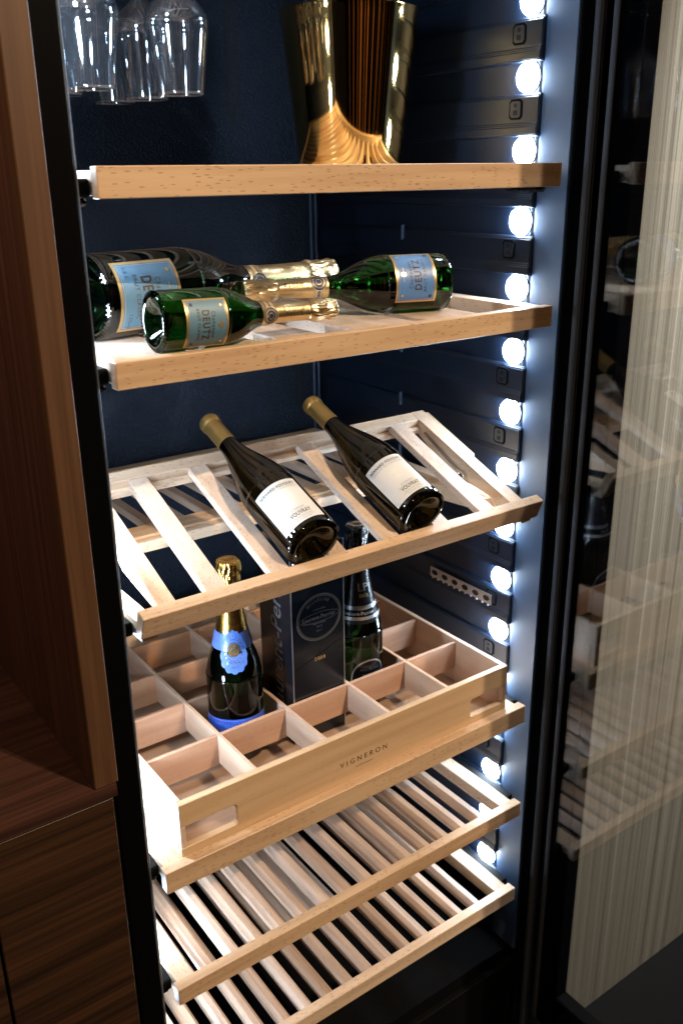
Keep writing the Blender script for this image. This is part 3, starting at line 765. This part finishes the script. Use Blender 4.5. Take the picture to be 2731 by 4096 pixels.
wrap(merge([rect2d(-.066, -.0012, .066, -.0004, 30, 1), rect2d(-.066, -.0572, .066, -.0560, 30, 1)]), 'label_line', M['goldprint'], fl, sf, .0, .078, .0007)
wrap(merge([text_bm("MAISON FONDEE EN", .0036)]), 'x', M['copper'], cl, sf, 3.1, .206, .0014).name = 'back_print'

# ---- dark champagne with silver ring, right of the gift box
t, sf, g, sl, cr = champagne('dark champagne bottle with black foil and silver neck band, right of the charcoal gift box', (.4630, .1950, FL), (.4630, .1950, FL+.3), .0437, .332, M['darkgreen'], M['blackfoil'], .50, .0166, None, seed=6.2, body=AC_BODY)
rg = wrap(rect2d(-.082, -.0115, .082, .0115, 60, 4), 'neck_band', M['silver'], t, sf, .2, .184, .0010)
wrap(rect2d(-.082, -.0062, .082, .0050, 60, 2), 'band_field', M['carton'], rg, sf, .2, .184, .0013)
wrap(move(text_bm("Laurent-Perrier", .0078, 1.05, bold=.0001), 0, -.0008), 'lettering', M['silver'], rg, sf, .12, .184, .0016)
wrap(move(text_bm("LP", .019, 1.0), 0, 0), 'neck_letters', M['silver'], t, sf, .42, .226, .0016)
wrap(move(text_bm("2012", .0075, 1.1), 0, 0), 'neck_year', M['goldprint'], t, sf, .42, .212, .0016)
oval = wrap(rect2d(-.034, -.060, .034, .0, 32, 10, lambda x: -.060+.062*math.sqrt(max(0, 1-(x/.0342)**2))**.55), 'front_label', M['silver'], t, sf, .50, .098, .0004)
wrap(rect2d(-.0315, -.058, .0315, .0, 32, 10, lambda x: -.058+.0570*math.sqrt(max(0, 1-(x/.0317)**2))**.55), 'label_field', M['carton'], oval, sf, .50, .098, .0007)
wrap(merge([move(text_bm("MILLÉSIMÉ", .0058, 1.35), 0, -.016), move(text_bm("CHAMPAGNE", .0036, 1.3), 0, -.0255)]), 'lettering', M['silver'], oval, sf, .50, .098, .0010)

# ================================================================== charcoal gift box
gx0, gx1, gy0, gy1, gz0, gz1 = .2996, .3985, .1440, .2400, FL, 1.2175
gift = thing('gift_box', 'tall charcoal cardboard bottle box with embossed oval crest and gold year, standing in the crate', 'gift box', (0, 0, 0))
bx = boxo('carton', (gx0, gy0, gz0), (gx1, gy1, gz1), M['carton'], gift, .0012)
boxo('top_flap', (gx0+.001, gy0+.001, gz1+.0002), (gx1-.001, gy1-.001, gz1+.0012), M['carton_side'], gift, .0004)
for xx in (gx0, gx1):
    boxo('fold_edge', (xx-.0005, gy0-.0005, gz0), (xx+.0007, gy0+.0007, gz1), M['silver'], gift, 0)
xc = .3505
F = lambda bm, mat, z, nm, e=.0004: flat(bm, nm, M[mat], bx, (xc, gy0, z), (1, 0, 0), (0, 0, 1), (0, -1, 0), e)
F(merge([ring2d(.0425, .0400, .0011, 56), ring2d(.0385, .0360, .0005, 56)]), 'crest', 1.0946, 'crest_ring')
M['band'] = simple('dull_bronze_print', (.055, .050, .042), .38, metal=.5)
F(ring2d(.0416, .0391, .0028, 56), 'band', 1.0946, 'crest_band', .0003)
F(merge([arc_text("MILLÉSIMÉ", .0062, .0300, math.pi/2+.05, .17), move(text_bm("CHAMPAGNE", .0034, 1.2), 0, .014), move(text_bm("Laurent-Perrier", .0100, 1.0, bold=.00015), 0, 0),
         move(text_bm("MAISON FONDEE", .0030), 0, -.0105), move(text_bm("1812", .0050, 1.2), 0, -.0160), move(text_bm("BRUT", .0036, 1.3), 0, -.0235),
         ring2d(.0375, .0085, .0006, 48)]), 'crest', 1.0946, 'crest_lettering')
F(text_bm("2008", .0088, 1.25, bold=.00012), 'goldprint', 1.0216, 'year_lettering')
bm = bmesh.new()
for i in range(9): addbox(bm, (-.0002, .028-i*.0038, 0), (.0003, .0302-i*.0038, .0001))
F(bm, 'silver', 1.0180, 'foil_line')
flat(move(text_bm("Laurent-Perrier", .044, 1.0, shear=.15, bold=.0005), 0, 0, 0), 'side_lettering', M['crest'], bx, (gx0, (gy0+gy1)/2-.004, 1.055), (0, 0, 1), (0, 1, 0), (-1, 0, 0), .0004)
boxo('deboss_line', (gx0+.002, gy0-.0003, 1.0290), (gx1-.002, gy0+.0002, 1.0300), M['black_matte'], bx, 0, Matrix.Translation((xc, 0, 1.03)) @ Matrix.Rotation(-.33, 4, 'Y') @ Matrix.Translation((-xc, 0, -1.03)))

# ================================================================== gold bucket
bk = thing('champagne_bucket', 'tall polished gold champagne bucket standing on the top shelf', 'bucket', (.533, .300, 1.7502))
Hh = .222
lathe('bucket_body', [(0, 0), (.0735, 0), (.0763, .0015), (.0772, .0035)]+[(.0775+.0258*i/24, .0045+(Hh-.007)*i/24) for i in range(25)]+[(.1036, Hh-.0015), (.1038, Hh-.0003), (.1028, Hh), (.1020, Hh-.0008), (.1016, Hh-.003), (.0760, .008), (.0750, .006), (0, .006)], M['bucket'], bk, 128)

# ================================================================== hanging glasses
rack = thing('glass_rack', 'dark metal rack the stemware hangs from above the top shelf', 'rack', (0, 0, 0))
for x in (.0795, .1105, .209, .240):
    boxo('rack_rail', (x-.003, .12, 2.0715), (x+.003, .60, 2.0745), M['steel'], rack, .0005)
boxo('rack_bar', (XL+.002, .14, 2.0746), (.30, .16, 2.0786), M['steel'], rack, .0005)
boxo('rack_bar', (XL+.002, .56, 2.0746), (.30, .58, 2.0786), M['steel'], rack, .0005)
def wine_glass(loc, label):
    t = thing('wine_glass', label, 'wine glass', loc, 'stemmed glasses hanging upside down')
    outer = dense([(.0302, 0), (.0335, .026), (.0372, .054), (.0405, .074), (.0412, .084), (.0385, .095), (.0295, .107), (.0185, .117), (.0095, .126), (.0055, .136)], 5)
    stem = [(.0040, .158), (.0036, .175), (.0036, .200), (.0045, .2150), (.0090, .2230), (.0330, .2272), (.0345, .2280), (.0340, .2286), (0, .2295)]
    inner = [(max(r-.0009, 0), z) for r, z in outer[:-6]]
    inner = [(r, z) for r, z in inner]+[(.011, .1215), (0, .1255)]
    prof = list(reversed(inner))+outer+stem
    lathe('bowl', prof, M['crystal'], t, 64)
    return t
ZR = 1.8460
wine_glass((.095, .230, ZR), 'hanging wine glass at the far left, front row, cut off by the door frame')
wine_glass((.2300, .260, ZR), 'hanging wine glass at the right end of the front row')
wine_glass((.2280, .360, ZR), 'hanging wine glass just behind the right front one, its stem in view')
wine_glass((.2150, .440, ZR), 'rearmost hanging wine glass, its rim lowest between the two front ones')
wine_glass((.0940, .335, ZR), 'hanging wine glass directly behind the far left front one')

# ================================================================== walnut side furniture (left)
wd = thing('walnut_cabinet', 'dark walnut cabinet with open niche, worktop and drawer left of the wine cabinet', 'cabinet', (0, 0, 0))
boxo('side_panel', (-.0843, -.0020, 1.0655), (-.0562, .44, 2.6), M['walnut_z'], wd, .001)
boxo('panel_edge', (-.0847, -.0200, 1.0655), (-.0555, -.0022, 2.6), M['walnut_edge'], wd, .0012)
boxo('worktop', (-1.2, -.0225, 1.0490), (-.0592, .44, 1.0652), M['walnut_top'], wd, 0)
boxo('drawer_front', (-.2160, -.0185, .10), (-.0640, -.001, 1.0455), M['walnut_x'], wd, .0012)
boxo('drawer_front', (-1.2, -.0185, .10), (-.2195, -.001, 1.0455), M['walnut_x'], wd, .0012)
boxo('carcass', (-1.2, .0005, .0), (-.0562, .44, 1.0488), M['black_matte'], wd, .001)
boxo('niche_back', (-1.2, .4402, 1.0), (-.0562, .46, 2.6), M['walnut_z'], wd, 0)
boxo('top_panel', (-1.2, -.002, 2.40), (-.0850, .4400, 2.43), M['walnut_x'], wd, .001)

for o in bpy.data.objects:
    if o.type == 'MESH' and o.name.startswith('glass_body'):
        for p_ in o.data.polygons: p_.use_smooth = True
